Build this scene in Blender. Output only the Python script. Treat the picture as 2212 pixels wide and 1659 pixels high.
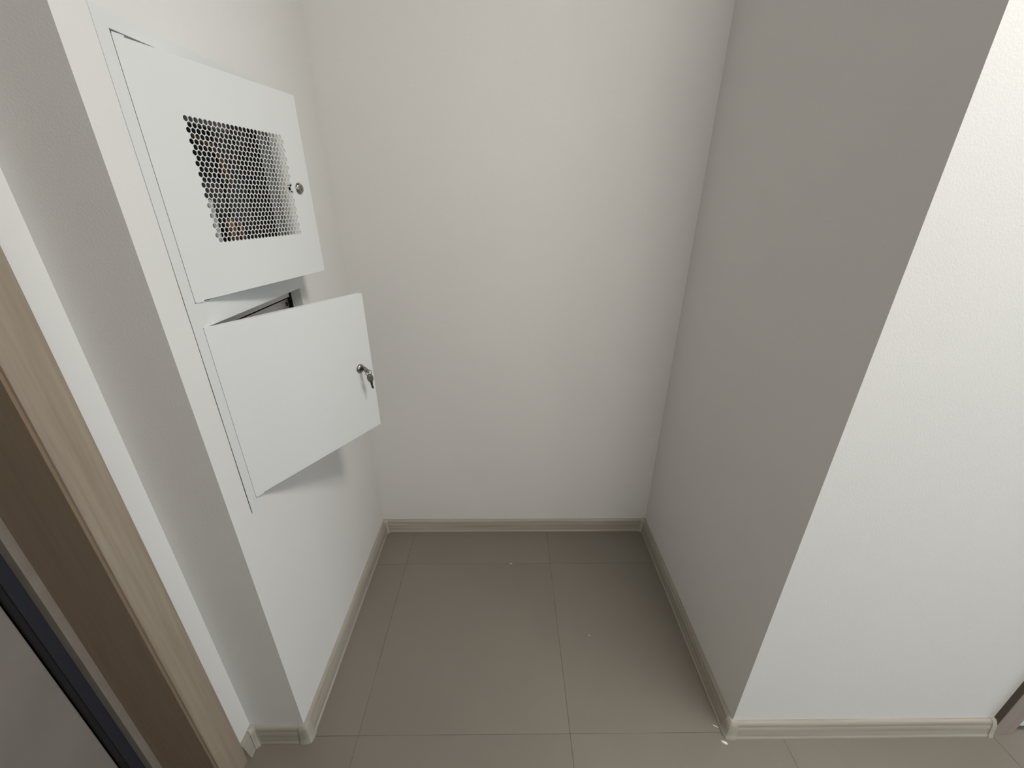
import bpy, bmesh, math, random
from mathutils import Vector, Matrix
R = math.radians
random.seed(4)
scene = bpy.context.scene
C = scene.collection
for o in list(bpy.data.objects):
    bpy.data.objects.remove(o, do_unlink=True)

# ------------------------------------------------------------------ camera
F_PX = 885.27
CAM = Vector((0.5666, -0.6586, 1.3826))
YAW, PITCH, ROLL = 0.0111, 0.4196, 0.00333
fw = Vector((math.sin(YAW) * math.cos(PITCH), math.cos(YAW) * math.cos(PITCH), -math.sin(PITCH)))
rt = Vector((math.cos(YAW), -math.sin(YAW), 0))
up = rt.cross(fw)
rt, up = math.cos(ROLL) * rt + math.sin(ROLL) * up, -math.sin(ROLL) * rt + math.cos(ROLL) * up
cd = bpy.data.cameras.new('camera')
cd.sensor_fit = 'HORIZONTAL'; cd.sensor_width = 36.0
cd.lens = F_PX * 36.0 / 2212.0
cd.clip_start = 0.01
cam = bpy.data.objects.new('camera', cd); C.objects.link(cam)
cam.matrix_world = Matrix(((rt.x, up.x, -fw.x, CAM.x), (rt.y, up.y, -fw.y, CAM.y), (rt.z, up.z, -fw.z, CAM.z), (0, 0, 0, 1)))
scene.camera = cam

# ------------------------------------------------------------------ light
scene.view_settings.view_transform = 'Standard'
scene.view_settings.look = 'None'
scene.view_settings.gamma = 1.0
scene.view_settings.use_curve_mapping = False
scene.view_settings.exposure = -0.12
w = bpy.data.worlds.new('world'); scene.world = w; w.use_nodes = True
w.node_tree.nodes['Background'].inputs[0].default_value = (0.75, 0.85, 1.0, 1)
w.node_tree.nodes['Background'].inputs[1].default_value = 1.0
WIN_X, WIN_Y0, WIN_Y1, WIN_Z0, WIN_Z1 = 5.2, -2.6, -0.8, 0.85, 1.75      # window in the right-hand wall
REAR_Y, REAR_X0, REAR_X1, REAR_Z0, REAR_Z1 = -2.7, .84, 1.98, 1.72, 2.47     # high window in the rear wall
def daylight(name, size, size_z, loc, direction, energy, color):
    d = bpy.data.lights.new(name, 'AREA'); d.shape = 'RECTANGLE'; d.size = size; d.size_y = size_z
    d.energy = energy; d.color = color
    o = bpy.data.objects.new(name, d); C.objects.link(o); o.location = loc
    o.rotation_euler = Vector(direction).to_track_quat('-Z', 'Y').to_euler()
daylight('window_daylight', WIN_Y1 - WIN_Y0 - .02, WIN_Z1 - WIN_Z0 - .02, (WIN_X - .03, (WIN_Y0 + WIN_Y1) / 2, (WIN_Z0 + WIN_Z1) / 2), (-1, 0, 0), 36.0, (.78, .89, 1.0))
daylight('rear_window_daylight', REAR_X1 - REAR_X0 - .02, REAR_Z1 - REAR_Z0 - .02, ((REAR_X0 + REAR_X1) / 2, REAR_Y + .03, (REAR_Z0 + REAR_Z1) / 2), (0, 1, 0), 18.0, (1.0, .98, .94))

# ------------------------------------------------------------------ materials
def srgb(r, g, b):
    f = lambda c: (c / 255 / 12.92) if c / 255 <= .04045 else ((c / 255 + .055) / 1.055) ** 2.4
    return (f(r), f(g), f(b), 1)

def mat(name, col, rough=.5, metal=0., var=.0, vscale=4., bump=0., bscale=200., stretch=None, spec=.5, col2=None, bump2=0., b2scale=3.):
    m = bpy.data.materials.new(name); m.use_nodes = True
    nt = m.node_tree; bs = nt.nodes['Principled BSDF']
    bs.inputs['Roughness'].default_value = rough
    bs.inputs['Metallic'].default_value = metal
    bs.inputs['Specular IOR Level'].default_value = spec
    bs.inputs['Base Color'].default_value = col
    tc = nt.nodes.new('ShaderNodeTexCoord'); src = tc.outputs['Object']
    if stretch:
        mp = nt.nodes.new('ShaderNodeMapping'); mp.inputs['Scale'].default_value = stretch
        nt.links.new(src, mp.inputs[0]); src = mp.outputs[0]
    if var or col2:
        nz = nt.nodes.new('ShaderNodeTexNoise'); nz.inputs['Scale'].default_value = vscale; nz.inputs['Detail'].default_value = 6
        nt.links.new(src, nz.inputs['Vector'])
        rp = nt.nodes.new('ShaderNodeValToRGB'); nt.links.new(nz.outputs['Fac'], rp.inputs[0])
        rp.color_ramp.elements[0].position = .3; rp.color_ramp.elements[1].position = .7
        a = [c * (1 - var) for c in col[:3]] + [1]; b = [c * (1 + var) for c in col[:3]] + [1]
        if col2: a, b = list(col), list(col2)
        rp.color_ramp.elements[0].color = a; rp.color_ramp.elements[1].color = b
        nt.links.new(rp.outputs[0], bs.inputs['Base Color'])
    last = None
    for st, sc_ in ((bump, bscale), (bump2, b2scale)):
        if st:
            n2 = nt.nodes.new('ShaderNodeTexNoise'); n2.inputs['Scale'].default_value = sc_; n2.inputs['Detail'].default_value = 3
            nt.links.new(tc.outputs['Object'], n2.inputs['Vector'])
            bp = nt.nodes.new('ShaderNodeBump'); bp.inputs['Strength'].default_value = st; bp.inputs['Distance'].default_value = .002 if st is bump else .02
            nt.links.new(n2.outputs['Fac'], bp.inputs['Height'])
            if last: nt.links.new(last, bp.inputs['Normal'])
            last = bp.outputs[0]
    if last: nt.links.new(last, bs.inputs['Normal'])
    return m

M = {}
M['wall'] = mat('wall_paint', (.76, .749, .723, 1), .85, var=.012, vscale=3, bump=.12, bscale=260, bump2=.025, b2scale=4, spec=.25)
M['ceiling'] = mat('ceiling_paint', (.74, .73, .71, 1), .9)
M['tile'] = mat('taupe_tile', (.205, .182, .150, 1), .42, var=.05, vscale=2.5, bump=.03, bscale=120)
M['grout'] = mat('grout', (.075, .064, .048, 1), .9, vscale=6, col2=(.20, .178, .148, 1))
M['skirt'] = mat('skirting_plastic', (.315, .285, .235, 1), .5, stretch=(1.6, 60, 60), vscale=1.6, col2=(.43, .395, .335, 1))
M['skirt_y'] = mat('skirting_plastic_lengthwise', (.315, .285, .235, 1), .5, stretch=(60, 1.6, 60), vscale=1.6, col2=(.43, .395, .335, 1))
M['skirt_cap'] = mat('skirting_corner_plastic', (.40, .375, .32, 1), .42, var=.1, vscale=30)
M['metal'] = mat('white_powder_coat', (.74, .75, .735, 1), .45, bump=.02, bscale=500)
M['metal_in'] = mat('grey_sheet_metal', (.74, .74, .73, 1), .5)
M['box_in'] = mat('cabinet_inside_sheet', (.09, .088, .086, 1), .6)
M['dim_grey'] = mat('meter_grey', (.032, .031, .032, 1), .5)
M['rail_grey'] = mat('zinc_rail', (.28, .28, .28, 1), .5)
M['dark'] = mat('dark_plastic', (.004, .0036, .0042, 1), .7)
M['navy'] = mat('navy_door_frame', (.022, .023, .032, 1), .55)
M['black'] = mat('black_rubber', (.006, .006, .006, 1), .8)
M['brown_pipe'] = mat('brown_insulation', (.16, .075, .03, 1), .6, var=.3, vscale=40)
M['white_part'] = mat('white_plastic', (.6, .6, .6, 1), .4)
M['chrome'] = mat('chrome', (.40, .39, .375, 1), .14, metal=1.)
M['key'] = mat('key_nickel', (.34, .32, .29, 1), .33, metal=1., var=.15, vscale=200)
M['key_dark'] = mat('key_blade_dark', (.09, .075, .06, 1), .4, metal=1.)
M['casing'] = mat('casing_wood_foil', (.315, .255, .193, 1), .45, stretch=(50, 50, 2.2), vscale=2., col2=(.385, .325, .25, 1))
M['jamb'] = mat('jamb_wood_foil', (.23, .17, .115, 1), .5, stretch=(50, 50, 2.2), vscale=2., col2=(.27, .20, .14, 1))
M['leaf'] = mat('door_leaf_grey', (.24, .21, .192, 1), .6, var=.08, vscale=6)
M['casing_pink'] = mat('inner_door_casing', (.30, .255, .23, 1), .5, stretch=(50, 50, 2.2), vscale=2., col2=(.34, .29, .26, 1))
M['edge_shade'] = mat('painted_edge_shade', (.085, .066, .050, 1), .6, var=.1, vscale=20)  # shade on the casing's side face, put in as a dark colour
M['stop'] = mat('door_stop_grey', (.24, .21, .175, 1), .5, var=.1, vscale=20)
M['chip'] = mat('plaster_white', (.8, .78, .74, 1), .9, var=.04, vscale=300)
M['frame_white'] = mat('window_pvc', (.8, .8, .8, 1), .3)
gl = bpy.data.materials.new('window_glass'); gl.use_nodes = True
nt = gl.node_tree; nt.nodes.clear()
out = nt.nodes.new('ShaderNodeOutputMaterial'); mx = nt.nodes.new('ShaderNodeMixShader'); tr = nt.nodes.new('ShaderNodeBsdfTransparent'); gs = nt.nodes.new('ShaderNodeBsdfGlossy')
mx.inputs[0].default_value = .06; gs.inputs['Roughness'].default_value = .02
nt.links.new(tr.outputs[0], mx.inputs[1]); nt.links.new(gs.outputs[0], mx.inputs[2]); nt.links.new(mx.outputs[0], out.inputs[0])
M['glass'] = gl
em = bpy.data.materials.new('lamp_diffuser'); em.use_nodes = True
eb = em.node_tree.nodes['Principled BSDF']; eb.inputs['Base Color'].default_value = (.9, .9, .88, 1)
eb.inputs['Emission Color'].default_value = (1, .965, .90, 1); eb.inputs['Emission Strength'].default_value = 1.5
M['diffuser'] = em

# ------------------------------------------------------------------ helpers
class MB:
    def __init__(s): s.bm = bmesh.new()
    def box(s, x0, x1, y0, y1, z0, z1, bev=0):
        vs = [s.bm.verts.new((x, y, z)) for x in (x0, x1) for y in (y0, y1) for z in (z0, z1)]
        fs = [s.bm.faces.new([vs[i] for i in q]) for q in ((0, 1, 3, 2), (4, 6, 7, 5), (0, 4, 5, 1), (2, 3, 7, 6), (0, 2, 6, 4), (1, 5, 7, 3))]
        if bev:
            es = list({e for f in fs for e in f.edges})
            bmesh.ops.bevel(s.bm, geom=es, offset=bev, segments=2, affect='EDGES', profile=.6)
        return s
    def prism(s, pts0, pts1):
        """solid between two equal point loops"""
        a = [s.bm.verts.new(p) for p in pts0]; b = [s.bm.verts.new(p) for p in pts1]
        n = len(a); s.bm.faces.new(a); s.bm.faces.new(b[::-1])
        for i in range(n): s.bm.faces.new((a[i], b[i], b[(i + 1) % n], a[(i + 1) % n]))
        return s
    def loft(s, loops, closed_ends=True):
        L = [[s.bm.verts.new(p) for p in lp] for lp in loops]; n = len(L[0])
        for A, B in zip(L, L[1:]):
            for i in range(n): s.bm.faces.new((A[i], B[i], B[(i + 1) % n], A[(i + 1) % n]))
        if closed_ends: s.bm.faces.new(L[0]); s.bm.faces.new(L[-1][::-1])
        return s
    def tube(s, path, r, seg=10, closed=False):
        path = [Vector(p) for p in path]; n = len(path); loops = []
        nrm = None
        for i, p in enumerate(path):
            a = path[(i - 1) % n] if closed or i else path[0]; b = path[(i + 1) % n] if closed or i < n - 1 else path[-1]
            t = (b - a).normalized()
            if nrm is None: nrm = t.orthogonal().normalized()
            nrm = (nrm - t * nrm.dot(t)).normalized(); bn = t.cross(nrm)
            loops.append([p + r * (math.cos(2 * math.pi * k / seg) * nrm + math.sin(2 * math.pi * k / seg) * bn) for k in range(seg)])
        if closed: s.loft(loops + [loops[0]], False)
        else: s.loft(loops)
        return s
    def lathe(s, prof, seg=32, axis='x'):
        """prof: (radius, height) pairs along the axis"""
        loops = []
        for r, h in prof:
            r = max(r, 1e-5)
            loops.append([(h, r * math.cos(2 * math.pi * k / seg), r * math.sin(2 * math.pi * k / seg)) for k in range(seg)])
        return s.loft(loops)
    def build(s, name, m, parent=None, smooth=False, mw=None):
        bmesh.ops.remove_doubles(s.bm, verts=s.bm.verts, dist=1e-6)
        bmesh.ops.recalc_face_normals(s.bm, faces=s.bm.faces)
        me = bpy.data.meshes.new(name); s.bm.to_mesh(me); s.bm.free()
        if smooth:
            for p in me.polygons: p.use_smooth = True
            me.set_sharp_from_angle(angle=R(38))
        me.materials.append(M[m] if isinstance(m, str) else m)
        o = bpy.data.objects.new(name, me); C.objects.link(o)
        if parent: o.parent = parent
        if mw: o.matrix_local = mw
        return o

def tag(o, label, cat, group=None, kind=None):
    o['label'] = label; o['category'] = cat
    if group: o['group'] = group
    if kind: o['kind'] = kind
    return o
def empty(name, loc=(0, 0, 0), parent=None):
    o = bpy.data.objects.new(name, None); C.objects.link(o); o.location = loc; o.empty_display_size = .05
    if parent: o.parent = parent
    return o
def struct(o, label, cat): return tag(o, label, cat, kind='structure')

# ------------------------------------------------------------------ dimensions (metres)
W, D = 1.195, 0.799          # alcove width and depth
XL = -0.148                  # hall wall plane left of the alcove
XR = 1.9345                  # free end of the wall right of the alcove
H = 2.65
YB = -2.7                    # hall's rear wall
# cabinet opening in the left alcove wall
FY0, FY1, FZ0, FZ1 = .0605, .497, .748, 1.628      # flange outline
OY0, OY1 = .0845, .4725                            # door openings
UZ0, UZ1, LZ0, LZ1 = 1.2105, 1.6060, .7715, 1.1645

# ------------------------------------------------------------------ floor
fl = MB().box(-.6, WIN_X + .2, YB - .2, 1.0, -.06, -.0005).build('floor', 'grout')
struct(fl, 'taupe large-format tile floor of hall and alcove', 'floor')
g = .0007
tile_me = None
for ix in range(-2, 3):
    for iy in (-1, 0, 1):
        x0, y0 = .7424 + ix * .6, -.0009 + iy * .6
        if iy >= 0 and x0 > 1.0: continue
        if tile_me is None:
            t = MB().box(g, .6 - g, g, .6 - g, -.011, 0, bev=.0003).build('tile', 'tile', fl); tile_me = t.data
        else:
            t = bpy.data.objects.new('tile', tile_me); C.objects.link(t); t.parent = fl
        t.location = (x0, y0, 0)
# ------------------------------------------------------------------ walls
wl = MB()
e = .0
wl.box(-.36, -.135, 0, D + .1, 0, H)                                # solid behind the cabinet
wl.box(-.135, 0, 0, D + .1, 0, FZ0 - e)
wl.box(-.135, 0, 0, D + .1, FZ1 + e, H)
wl.box(-.135, 0, FY1 + e, D + .1, FZ0 - e, FZ1 + e)
prof = [(0, FZ0), (FY0 - .0024, FZ0), (FY0 - .0026, .80), (FY0 - .0017, .95), (FY0 - .0020, 1.05), (FY0 - .0014, 1.15), (FY0 - .0016, 1.22), (FY0 - .0010, 1.30), (FY0 - .0007, 1.42), (FY0 - .0003, FZ1), (0, FZ1)]
wl.box(-.135, -.0022, FY0 - .01, FY0, FZ0, FZ1)
wl.prism([(0, y, z) for y, z in prof], [(-.135, y, z) for y, z in prof])
struct(wl.build('wall_left', 'wall'), 'white alcove wall on the left holding the metal cabinet', 'wall')
struct(MB().box(0, W, D, D + .1, 0, H).build('wall_back', 'wall'), 'plain white rear wall of the alcove', 'wall')
wr = MB().box(W, XR + .04, 0.0, .115, 0, H).box(W, W + .115, .115, D + .1, 0, H).build('wall_right', 'wall')
struct(wr, 'white wall right of the alcove, wrapping from the shaded side to the bright front', 'wall')
# hall: left wall with the entrance door opening
DY1, DY0, DZ = -.113, -1.003, 2.08
wh = MB().box(-.36, XL, DY1, 0, 0, H).box(-.36, XL, DY0, DY1, DZ, H).box(-.36, XL, -1.09, DY0, 0, H)
struct(wh.build('wall_hall_left', 'wall'), 'narrow white wall strip between alcove pillar and wooden door casing', 'wall')
wq = MB().box(-.36, .78, YB - .12, -1.09, 0, H).box(.78, REAR_X0, YB - .12, YB, 0, H).box(REAR_X1, WIN_X + .2, YB - .12, YB, 0, H)  # first block is an unseen addition that keeps light off the left pillar
wq.box(REAR_X0, REAR_X1, YB - .12, YB, 0, REAR_Z0).box(REAR_X0, REAR_X1, YB - .12, YB, REAR_Z1, H)
struct(wq.build('wall_hall_rear_and_shade_block', 'wall'), 'white hall wall behind the viewer with a wide window and an added block shading the pillar', 'wall')
ww = MB().box(WIN_X, WIN_X + .2, YB, WIN_Y0, 0, H).box(WIN_X, WIN_X + .2, WIN_Y1, 0.0, 0, H)
ww.box(WIN_X, WIN_X + .2, WIN_Y0, WIN_Y1, 0, WIN_Z0).box(WIN_X, WIN_X + .2, WIN_Y0, WIN_Y1, WIN_Z1, H)
struct(ww.build('wall_window', 'wall'), 'white wall with the window, beyond the right edge', 'wall')
wo = MB().box(2.79, WIN_X + .2, 0, .115, 0, H).box(XR + .04, 2.79, 0, .115, 2.06, H)
struct(wo.build('wall_front_far', 'wall'), 'white wall beyond the door on the right', 'wall')
struct(MB().box(-.36, WIN_X + .2, YB - .12, 1.0, H, H + .1).build('ceiling', 'ceiling'), 'white ceiling above the hall and alcove', 'ceiling')
# windows
def window(name, loc, rz, width, hh, label):
    wi = struct(empty(name, loc), label, 'window'); wi.rotation_euler = (0, 0, rz)
    hw = width / 2
    MB().box(0, .07, -hw, -hw + .06, 0, hh).box(0, .07, hw - .06, hw, 0, hh).box(0, .07, -hw, hw, 0, .06).box(0, .07, -hw, hw, hh - .06, hh).box(0, .07, -.04, .04, .06, hh - .06).build('window_frame', 'frame_white', wi)
    for s in (-1, 1):
        a, b = sorted((s * .04, s * (hw - .06)))
        MB().box(.03, .036, a, b, .06, hh - .06).build('pane', 'glass', wi)
window('window_1', (WIN_X, (WIN_Y0 + WIN_Y1) / 2, WIN_Z0), 0, WIN_Y1 - WIN_Y0, WIN_Z1 - WIN_Z0, 'white framed window lighting the hall from the right')
window('window_2', ((REAR_X0 + REAR_X1) / 2, REAR_Y, REAR_Z0), -R(90), REAR_X1 - REAR_X0, REAR_Z1 - REAR_Z0, 'high white framed window behind the viewer')

# ------------------------------------------------------------------ skirting boards
# section: (out from wall, height)
SEC = [(0, 0), (.0195, 0), (.0195, .004), (.0182, .0068), (.0170, .0085), (.0166, .0105), (.0150, .022), (.0136, .034), (.0120, .0425), (.0112, .0440),
       (.0113, .0455), (.0098, .0520), (.0072, .0568), (.0045, .0590), (0, .0590)]
def skirt(name, p0, p1, nrm, m0, m1, label, mname):
    """p0->p1 along the wall foot, nrm out of the wall; m0/m1: how far the ends slide per metre out (mitre)"""
    p0, p1, n = Vector(p0), Vector(p1), Vector(nrm); d = (p1 - p0).normalized()
    A = [p0 + n * o + d * (o * m0) + Vector((0, 0, z)) for o, z in SEC]
    B = [p1 + n * o - d * (o * m1) + Vector((0, 0, z)) for o, z in SEC]
    o = MB().prism(A, B).build(name, mname, smooth=True)
    return struct(o, label, 'skirting board')
def sc(sec, k, dz): return [(o * k + (.0012 if o > 0 else 0), z + (dz if z > .03 else 0)) for o, z in sec]
CAP = [(0, 0), (.0215, 0), (.0215, .0045), (.0192, .0088), (.0172, .022), (.0156, .034), (.0136, .047), (.0105, .0555), (.0062, .0602), (0, .0606)]
def inner_corner(parent, p, n1, n2, l=.018):
    """concave corner piece: n1, n2 point out of the two walls"""
    p, n1, n2 = Vector(p), Vector(n1), Vector(n2)
    A = [p + n1 * o + n2 * max(l, o + .006) + Vector((0, 0, z)) for o, z in CAP]
    Mi = [p + n1 * (o + .004) + n2 * (o + .004) + Vector((0, 0, z)) for o, z in CAP]
    Mi[0] = p.copy(); Mi[-1] = p + Vector((0, 0, CAP[-1][1]))
    A0 = [p + n1 * o + n2 * (max(l, o + .006) + .004) + Vector((0, 0, z)) for o, z in CAP]
    B = [p + n2 * o + n1 * max(l, o + .006) + Vector((0, 0, z)) for o, z in CAP]
    B0 = [p + n2 * o + n1 * (max(l, o + .006) + .004) + Vector((0, 0, z)) for o, z in CAP]
    MB().loft([A0, A, Mi, B, B0]).build('corner_piece', 'skirt_cap', parent, smooth=True)
def outer_corner(parent, p, n1, n2, l=.010):
    """convex corner piece wrapped round the arris p; n1, n2 point out of the two walls"""
    p, n1, n2 = Vector(p), Vector(n1), Vector(n2)
    loops = [[p + n1 * o - n2 * l + Vector((0, 0, z)) for o, z in CAP]]
    for k in range(0, 9):
        a = k / 8 * math.pi / 2; c, s_ = math.cos(a), math.sin(a)
        q = max(abs(c), abs(s_)); f = 1 / (.55 + .45 * q) if True else 1      # slightly squared round
        loops.append([p + (n1 * c + n2 * s_) * o * f + Vector((0, 0, z)) for o, z in CAP])
    loops.append([p + n2 * o - n1 * l + Vector((0, 0, z)) for o, z in CAP])
    MB().loft(loops).build('corner_piece', 'skirt_cap', parent, smooth=True)

X, Y = Vector((1, 0, 0)), Vector((0, 1, 0))
b_left = skirt('baseboard_left', (0, 0.0, 0), (0, D, 0), X, 0, 1, 'wood-look plastic skirting along the left alcove wall below the cabinet', 'skirt_y')
b_back = skirt('baseboard_back', (0, D, 0), (W, D, 0), -Y, 1, 1, 'wood-look plastic skirting across the rear alcove wall', 'skirt')
b_right = skirt('baseboard_right', (W, 0, 0), (W, D, 0), -X, 0, 1, 'wood-look plastic skirting along the shaded right alcove wall', 'skirt_y')
b_pil = skirt('baseboard_pillar', (XL, 0, 0), (0, 0, 0), -Y, 1, 0, 'short dark skirting at the foot of the left pillar', 'skirt')
b_fr = skirt('baseboard_front', (W, 0, 0), (XR - .004, 0, 0), -Y, 0, 0, 'pale wood-look skirting under the bright right wall', 'skirt')
b_side = skirt('baseboard_side', (XL, -.050, 0), (XL, 0, 0), X, 0, 1, 'short skirting stub between pillar corner and door casing', 'skirt_y')
inner_corner(b_back, (0, D, 0), X, -Y)
inner_corner(b_back, (W, D, 0), -X, -Y)
inner_corner(b_pil, (XL, 0, 0), X, -Y, l=.014)
outer_corner(b_left, (0, 0, 0), X, -Y)
outer_corner(b_right, (W, 0, 0), -X, -Y)
# end cap at the doorway
Ac = [Vector((XR - .012, 0, 0)) + Vector((0, -o, z)) for o, z in CAP]
Bc = [Vector((XR + .002, 0, 0)) + Vector((0, -o, z)) for o, z in CAP]
MB().prism(Ac, Bc).build('end_cap', 'skirt_cap', b_fr, smooth=True)

# ------------------------------------------------------------------ entrance door on the left
d1 = struct(empty('door_1', (XL, DY1, 0)), 'entrance door in wooden casing at the left edge', 'door')
def dpart(mb, name, m, parent=d1, smooth=False):
    o = mb.build(name, m, parent, smooth); o.matrix_parent_inverse = Matrix.Translation(-Vector((XL, DY1, 0))); return o
# casing: rounded board, 65 mm wide
def casing(y0, y1, z0, z1):
    t = .010; pts = []
    sec = [(0, y1), (t * .6, y1), (t * .9, y1 - .003), (t, y1 - .007), (t, y0 + .007), (t * .9, y0 + .003), (t * .55, y0), (0, y0)]
    mb = MB().prism([(XL + a, b, z0) for a, b in sec], [(XL + a, b, z1) for a, b in sec])
    return mb
cs = dpart(casing(-.118, -.050, 0, DZ + .07), 'casing', 'casing', smooth=True)
dpart(casing(DY0 - .062, DY0 - .006, 0, DZ + .07), 'casing', 'casing', smooth=True)
dpart(MB().box(XL, XL + .010, DY0 - .006, -.118, DZ + .007, DZ + .07, .003), 'casing', 'casing')
# jamb lining (faces along the opening)
dpart(MB().box(-.271, XL - .0005, -.1225, DY1 + .0005, 0, DZ).box(XL - .006, XL + .0010, -.1228, -.1180, 0, DZ), 'jamb_lining', 'jamb')
dpart(MB().box(-.271, XL - .0005, DY0, DY0 + .005, 0, DZ), 'jamb_lining', 'jamb')
dpart(MB().box(-.271, XL - .0005, DY0 + .005, -.1225, DZ - .005, DZ), 'jamb_lining', 'jamb')
dpart(MB().box(-.288, -.271, -.1370, DY1, 0, DZ, .001), 'stop_strip', 'stop')
dpart(MB().box(-.310, -.288, -.1572, DY1, 0, DZ), 'steel_frame', 'navy')
dpart(MB().tube([(-.2935, -.1608, 0), (-.2935, -.1608, DZ - .01)], .0055, 10), 'rubber_seal', 'black', smooth=True)
dpart(MB().box(-.340, -.294, DY0 + .03, -.1682, .01, DZ - .02, .003), 'leaf', 'leaf')
dpart(MB().box(-.352, -.342, DY0, DY1, 0, DZ), 'rebate', 'black')

# white inner door with wooden casing at the right edge
d2 = struct(empty('door_2', (XR, 0, 0)), 'white inner door with wooden casing at the right edge', 'door')
def d2part(mb, name, m):
    o = mb.build(name, m, d2); o.matrix_parent_inverse = Matrix.Translation(-Vector((XR, 0, 0))); return o
CT = .014
d2part(MB().box(XR + .0012, XR + .064, -CT, 0, 0, 2.125, .0010), 'casing', 'casing_pink')
d2part(MB().box(XR + .0001, XR + .0030, -CT + .0008, 0, 0, 2.124), 'casing_shade_strip', 'edge_shade')  # thin strip added over the casing side, coloured as its shade
d2part(MB().box(2.765, 2.829, -CT, 0, 0, 2.125, .0015), 'casing', 'casing')
d2part(MB().box(XR + .064, 2.765, -CT, 0, 2.061, 2.125, .0015), 'casing', 'casing')
d2part(MB().box(XR + .04, XR + .058, 0, .09, 0, 2.06), 'jamb_lining', 'casing')
d2part(MB().box(2.771, 2.79, 0, .09, 0, 2.06), 'jamb_lining', 'casing')
lf = d2part(MB().box(XR + .060, 2.768, .004, .044, .006, 2.055, .002), 'leaf', 'frame_white')
for z0, z1 in ((.16, .86), (1.0, 1.92)):
    o = MB().box(XR + .17, 2.66, .001, .0045, z0, z1, .0015).build('leaf_panel', 'frame_white', lf)

# ------------------------------------------------------------------ metal cabinet in the left wall
cab = tag(empty('utility_cabinet', (0, FY0, FZ0)), 'white recessed metal wall cabinet with two ajar square doors', 'cabinet')
INV = Matrix.Translation(-Vector((0, FY0, FZ0)))
def cpart(mb, name, m, parent=cab, smooth=False):
    o = mb.build(name, m, parent, smooth)
    if parent is cab: o.matrix_parent_inverse = INV
    return o
ft = .0004
fm = MB()
fm.box(-.0005, ft, FY0, OY0, FZ0, FZ1).box(-.0005, ft, OY1, FY1, FZ0, FZ1)
fm.box(-.0005, ft, OY0, OY1, UZ1, FZ1).box(-.0005, ft, OY0, OY1, LZ1, UZ0).box(-.0005, ft, OY0, OY1, FZ0, LZ0)
cpart(fm, 'frame', 'metal')
lp = MB(); ld_ = .027
for z0, z1 in ((UZ0, UZ1), (LZ0, LZ1)):
    lp.box(-ld_, -.0005, OY0 - .0012, OY0, z0, z1).box(-ld_, -.0005, OY1, OY1 + .0012, z0, z1)
    lp.box(-ld_, -.0005, OY0, OY1, z0 - .0012, z0).box(-ld_, -.0005, OY0, OY1, z1, z1 + .0012)
cpart(lp, 'frame_lip', 'metal')
for z1 in (UZ1, LZ1): cpart(MB().box(-ld_ - .0012, -ld_, OY0 - .0012, OY1 - .012, z1 - .0205, z1 + .0012), 'stop_flange', 'metal')
# inner box
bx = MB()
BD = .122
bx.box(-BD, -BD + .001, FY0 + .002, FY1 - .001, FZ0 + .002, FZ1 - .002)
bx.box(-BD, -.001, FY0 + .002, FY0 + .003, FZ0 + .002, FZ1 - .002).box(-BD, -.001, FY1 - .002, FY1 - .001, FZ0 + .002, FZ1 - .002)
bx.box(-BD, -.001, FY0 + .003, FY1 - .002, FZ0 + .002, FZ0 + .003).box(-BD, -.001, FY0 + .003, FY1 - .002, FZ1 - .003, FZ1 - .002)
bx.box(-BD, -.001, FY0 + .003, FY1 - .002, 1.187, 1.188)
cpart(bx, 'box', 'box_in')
# equipment plate in the lower compartment
pl = cpart(MB().box(-.047, -.0455, FY0 + .02, .484, .80, 1.1335), 'mounting_plate', 'metal_in')
pl.matrix_parent_inverse = INV
sr = MB().tube([(-.0455, .4735 + .0042 * math.cos(a * math.pi / 8), 1.1205 + .0042 * math.sin(a * math.pi / 8)) for a in range(16)], .0016, 6, closed=True)
so = sr.build('screw_ring', 'black', pl, True)
cpart(MB().box(-.045, -.012, .4865, .4935, 1.02, 1.128, .001), 'latch_plate', 'dark')
# equipment dimly seen through the perforation of the upper door
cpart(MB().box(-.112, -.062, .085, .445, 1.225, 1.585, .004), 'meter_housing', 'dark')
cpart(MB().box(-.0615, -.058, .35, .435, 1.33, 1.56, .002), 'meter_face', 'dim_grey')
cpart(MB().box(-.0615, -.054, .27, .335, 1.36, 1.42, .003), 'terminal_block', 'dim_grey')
cpart(MB().box(-.045, -.036, .225, .375, 1.5165, 1.530, .001), 'din_rail', 'rail_grey')
cpart(MB().box(-.045, -.034, .2465, .262, 1.275, 1.384, .003), 'conduit_clip', 'white_part')
cpart(MB().tube([(-.045, .262, 1.497), (-.037, .283, 1.489), (-.036, .308, 1.483), (-.036, .3195, 1.468), (-.037, .325, 1.447), (-.038, .341, 1.429), (-.045, .352, 1.415), (-.058, .352, 1.405)], .0048, 10), 'brown_cable', 'brown_pipe', smooth=True)
cpart(MB().tube([(-.040, .305, 1.345), (-.037, .304, 1.33), (-.037, .300, 1.30), (-.040, .298, 1.24)], .0095, 12), 'brown_pipe', 'brown_pipe', smooth=True)
cpart(MB().tube([(-.042, .343, 1.338), (-.039, .342, 1.32), (-.039, .338, 1.29), (-.042, .336, 1.24)], .0050, 12), 'brown_pipe', 'brown_pipe', smooth=True)

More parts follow.
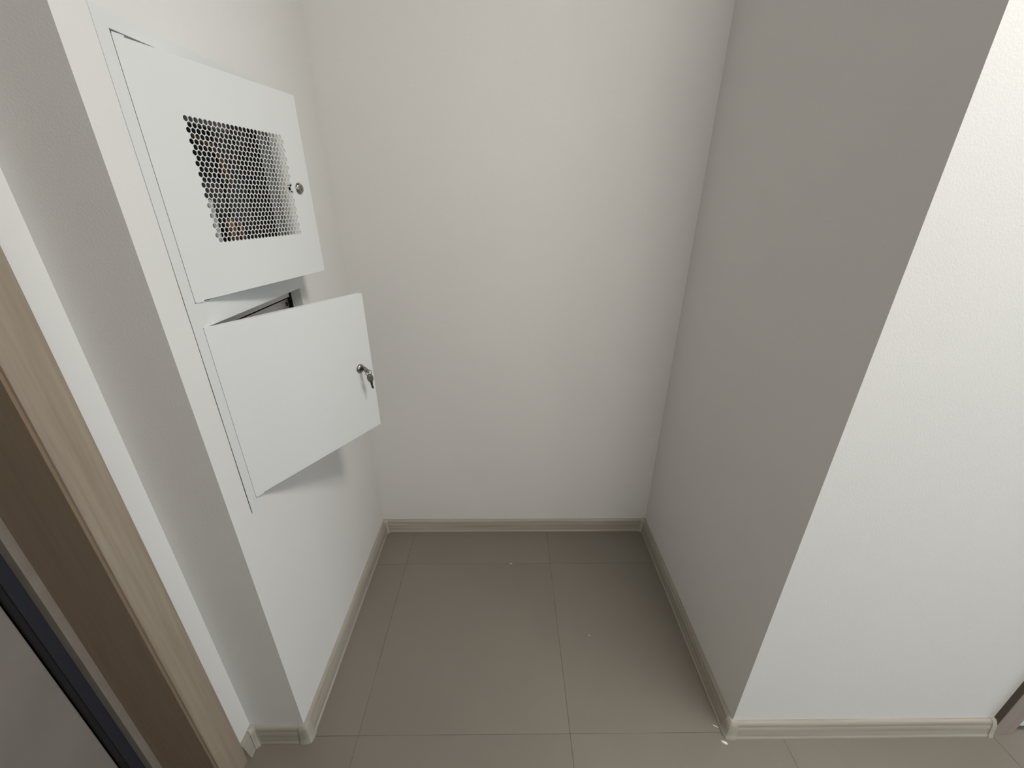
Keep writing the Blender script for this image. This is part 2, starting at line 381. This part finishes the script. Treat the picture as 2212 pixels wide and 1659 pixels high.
def door(name, hy, z0, z1, wd, ang, perf):
    """local frame: x out of the sheet, y from hinge to free edge, z up from the lower edge"""
    dr = empty(name, (0, 0, 0), cab)
    dr.matrix_parent_inverse = INV
    dr.location = (ft, hy, z0); dr.rotation_euler = (0, 0, -ang)
    h = z1 - z0; dep = .015; th = .0012
    # pan: front sheet and folded edges
    pan = MB()
    if perf:
        u0, v0, pitch, nx, ny, hr = perf
        rowp = pitch * math.sqrt(3) / 2; bm = pan.bm; Rr = pitch / math.sqrt(3); cells = {}
        def vert(y, z):
            k = (round(y * 2e5), round(z * 2e5))
            for dy in (0, 1, -1):
                for dz in (0, 1, -1):
                    if (k[0] + dy, k[1] + dz) in cells: return cells[(k[0] + dy, k[1] + dz)]
            cells[k] = bm.verts.new((0, y, z)); return cells[k]
        for j in range(ny):
            for i in range(nx):
                cy, cz = u0 + i * pitch + (pitch / 2 if j % 2 else 0), v0 - j * rowp
                outer, inner = [], []
                for k in range(6):
                    a = R(30 + 60 * k); a2 = R(90 + 60 * k)
                    p1 = (cy + Rr * math.cos(a), cz + Rr * math.sin(a)); p2 = (cy + Rr * math.cos(a2), cz + Rr * math.sin(a2))
                    outer.append(vert(*p1)); outer.append(vert((p1[0] + p2[0]) / 2, (p1[1] + p2[1]) / 2))
                for k in range(12):
                    a = R(30 + 30 * k); rr = hr * (1.0 if k % 2 else 1.07)
                    inner.append(bm.verts.new((0, cy + rr * math.cos(a), cz + rr * math.sin(a))))
                for k in range(12):
                    bm.faces.new((outer[k], outer[(k + 1) % 12], inner[(k + 1) % 12], inner[k]))
        bm.edges.ensure_lookup_table()
        inset = set()
        bnd = [e for e in bm.edges if e.is_boundary and all(v in cells.values() for v in e.verts)]
        rc = [bm.verts.new((0, y, z)) for y, z in ((0, 0), (wd, 0), (wd, h), (0, h))]
        bnd += [bm.edges.new((rc[i], rc[(i + 1) % 4])) for i in range(4)]
        bmesh.ops.triangle_fill(bm, use_beauty=True, use_dissolve=False, edges=bnd, normal=(1, 0, 0))
    else:
        pan.box(-th, 0, 0, wd, 0, h, bev=.0005)
    pn = pan.build('door_sheet', 'metal', dr)
    if perf:
        sm = pn.modifiers.new('thickness', 'SOLIDIFY'); sm.thickness = th; sm.offset = -1
        # make sure the sheet faces outwards
        if pn.data.polygons[0].normal.x < 0: pn.data.flip_normals()
    fo = MB().box(-dep, -th, 0, th, 0, h).box(-dep, -th, wd - th, wd, 0, h).box(-dep, -th, th, wd - th, 0, th).box(-dep, -th, th, wd - th, h - th, h)
    fo.build('folded_edge', 'metal', dr)
    # two pin hinges at the hinge edge
    for zz in (.0, h - .006):
        MB().box(-.006, .0, .001, .018, zz + (.0060 if zz else -.0024), zz + (.0084 if zz else .0)).build('hinge_lug', 'metal', dr)
    return dr

def lock(parent, y, z):
    lk = MB().lathe([(.0, .0), (.0125, .0), (.0127, .0010), (.0118, .0026), (.0098, .0048), (.0080, .0058), (.0070, .0060), (.0066, .0053), (.0, .0053)], 36).build('lock', 'chrome', parent, True)
    lk.location = (.0, y, z)
    MB().box(.0052, .0056, -.0009, .0009, -.0048, .0048).build('keyhole', 'black', lk)
    MB().lathe([(0, -.022), (.0085, -.022), (.0085, -.0012), (0, -.0012)], 20).build('lock_barrel', 'dark', lk, True)
    MB().box(-.0245, -.022, -.007, .030 if parent is None else .036, -.007, .007, .001).build('cam', 'dark', lk)
    return lk

ud = door('upper_door', OY0 + .0013, 1.2135, 1.6005, .3855, R(12.0), (.0847, 1.5100 - 1.2135, .00988, 24, 24, .0044))
ud['label'] = 'upper square door with honeycomb vent grille'
lk1 = lock(ud, .3445, 1.4087 - 1.2135)
ldr = door('lower_door', OY0 + .0008, .7740, 1.1625, .3795, R(29.4), None)
ldr['label'] = 'lower plain square door with keys in its lock'
lk2 = lock(ldr, .3370, .9665 - .7740)

# ------------------------------------------------------------------ keys in the lower lock
ang = R(29.4)
kn = Vector((math.cos(ang), -math.sin(ang), 0)); kt = Vector((math.sin(ang), math.cos(ang), 0))
lockp = Vector((ft, OY0 + .0008, .7740)) + kt * .3370 + Vector((0, 0, .9665 - .7740)) + kn * .0054
kr = tag(empty('key_ring', lockp), 'two small nickel keys on a wire ring in the lower cabinet lock', 'keys')
kr.rotation_euler = (0, 0, -ang)
def key_mesh(bow_w, bow_l, shaft, blade):
    """key in local xz plane: origin at the blade tip end of the shoulder, bow towards +x"""
    pts = []
    n = 26
    for k in range(n):
        a = math.pi + (k + .5) / n * 2 * math.pi
        pts.append((shaft + bow_l / 2 - bow_l / 2 * math.cos(a - math.pi) , bow_w / 2 * math.sin(a - math.pi)))
    return pts
def flat_key(name, parent, mw, tip_len, bow_l=.022, bow_w=.018, blade_w=.0062, m='key'):
    t = .0011
    def solid(pts, mat_, nm, par, hole=None):
        mb = MB(); bm = mb.bm
        def ring(pp): 
            vs = [bm.verts.new((x, 0, z)) for x, z in pp]; return [bm.edges.new((vs[i], vs[(i + 1) % len(vs)])) for i in range(len(vs))]
        es = ring(pts)
        if hole: es += ring(hole)
        bmesh.ops.triangle_fill(bm, use_beauty=True, edges=es, normal=(0, 1, 0))
        r = bmesh.ops.extrude_face_region(bm, geom=list(bm.faces))
        bmesh.ops.translate(bm, verts=[v for v in r['geom'] if isinstance(v, bmesh.types.BMVert)], vec=(0, t, 0))
        bmesh.ops.translate(bm, verts=bm.verts, vec=(0, -t / 2, 0))
        return mb.build(nm, mat_, par)
    n = 28
    bow = [(tip_len + bow_l / 2 - bow_l / 2 * math.cos(2 * math.pi * k / n) * (1 if math.cos(2 * math.pi * k / n) < 0 else 1.12), bow_w / 2 * math.sin(2 * math.pi * k / n)) for k in range(n)]
    hole = [(tip_len + bow_l * .80 + .0022 * math.cos(2 * math.pi * k / 14), .0022 * math.sin(2 * math.pi * k / 14)) for k in range(14)]
    b = solid(bow, m, name, parent, hole)
    b.matrix_local = mw
    hb = blade_w / 2
    bl = [(tip_len + .004, hb * 1.1), (tip_len, hb), (.004, hb), (.0, hb * .2), (.001, -hb * .5), (.004, -hb * .9), (.007, -hb * .4), (.010, -hb), (.013, -hb * .5), (.016, -hb), (tip_len, -hb), (tip_len + .004, -hb * 1.1)]
    bl = [p for p in bl if p[0] <= tip_len + .004]
    if tip_len > .012: solid(bl, 'key_dark', 'blade', b)
    else: solid([(0, hb), (tip_len + .004, hb), (tip_len + .004, -hb), (0, -hb)], m, 'blade', b)
    return b
# key in the lock: bow tilted a little downwards, sticks straight out
flat_key('key', kr, Matrix.Rotation(R(18), 4, 'X'), .004, .0235, .0225)
hole1 = Vector((.004 + .0235 * .80, 0, 0))
rr_ = .0078
rc_ = hole1 + Vector((.0005, .0012, -rr_ + .0006))
rdir = Vector((.45, .89, 0)).normalized()
MB().tube([rc_ + rr_ * (math.cos(a * math.pi / 12) * rdir + math.sin(a * math.pi / 12) * Vector((0, 0, 1))) for a in range(24)], .0008, 8, closed=True).build('split_ring', 'key_dark', kr, True)
# hanging key: local +x (towards the bow) points up
hp = rc_ + Vector((.0008, .0008, -rr_ - .0002))
m2 = Matrix.Translation(hp) @ Matrix.Rotation(R(58), 4, 'Z') @ Matrix.Rotation(R(-97), 4, 'Y') @ Matrix.Translation(Vector((-(.021 + .0245 * .80), 0, 0)))
flat_key('key', kr, m2, .021, .0245, .0165)

# ------------------------------------------------------------------ hall ceiling lamp
def ceiling_lamp(x, y):
    t = tag(empty('ceiling_lamp', (x, y, H)), 'round white flush ceiling lamp over the hall in front of the alcove', 'lamp')
    rot = Matrix.Rotation(R(90), 4, 'Y')          # lathe axis x -> down
    MB().lathe([(0, 0), (.300, 0), (.305, .012), (.305, .028), (.297, .034), (.287, .034), (.287, .012), (0, .012)], 48).build('lamp_base', 'frame_white', t, True, rot)
    MB().lathe([(0, .014), (.286, .014), (.286, .030), (.2, .040), (.1, .045), (0, .046)], 48).build('lamp_diffuser', 'diffuser', t, True, rot)
    d = bpy.data.lights.new('ceiling_lamp_light', 'AREA'); d.shape = 'DISK'; d.size = .5; d.energy = 30.0; d.color = (1.0, .975, .93)
    o = bpy.data.objects.new('ceiling_lamp_light', d); C.objects.link(o); o.parent = t; o.location = (0, 0, -.05)
ceiling_lamp(1.41, -.28)

# ------------------------------------------------------------------ crumbs on the floor
def chip(x, y, pts, t, rz, label):
    p0 = [(a, b, 0) for a, b in pts]; p1 = [(a * .86, b * .86, t) for a, b in pts]
    o = MB().prism(p0, p1).build('plaster_chip', 'chip'); o.location = (x, y, 0); o.rotation_euler = (0, 0, rz)
    tag(o, label, 'debris', 'plaster crumbs on the tiles')
chip(1.1712, -.0245, [(-.008, .004), (-.005, -.002), (.002, -.006), (.008, -.006), (.006, -.001), (0, .001)], .003, 0, 'white plaster flake against the right outer skirting corner')
chip(1.1660, .0125, [(-.007, .005), (-.008, .0035), (.004, -.003), (.006, -.003), (.004, -.0015)], .002, .0, 'thin white plaster sliver beside the right alcove skirting')
chip(.579, .598, [(-.006, .0014), (-.005, -.001), (.004, -.0014), (.006, .0004)], .0015, 0, 'tiny white crumb on the far tile joint')
chip(.8497, .2864, [(-.0014, .002), (-.001, -.002), (.0014, -.002), (.001, .002)], .0015, 0, 'tiny pale speck in the middle of the alcove floor')
bpy.context.view_layer.update()
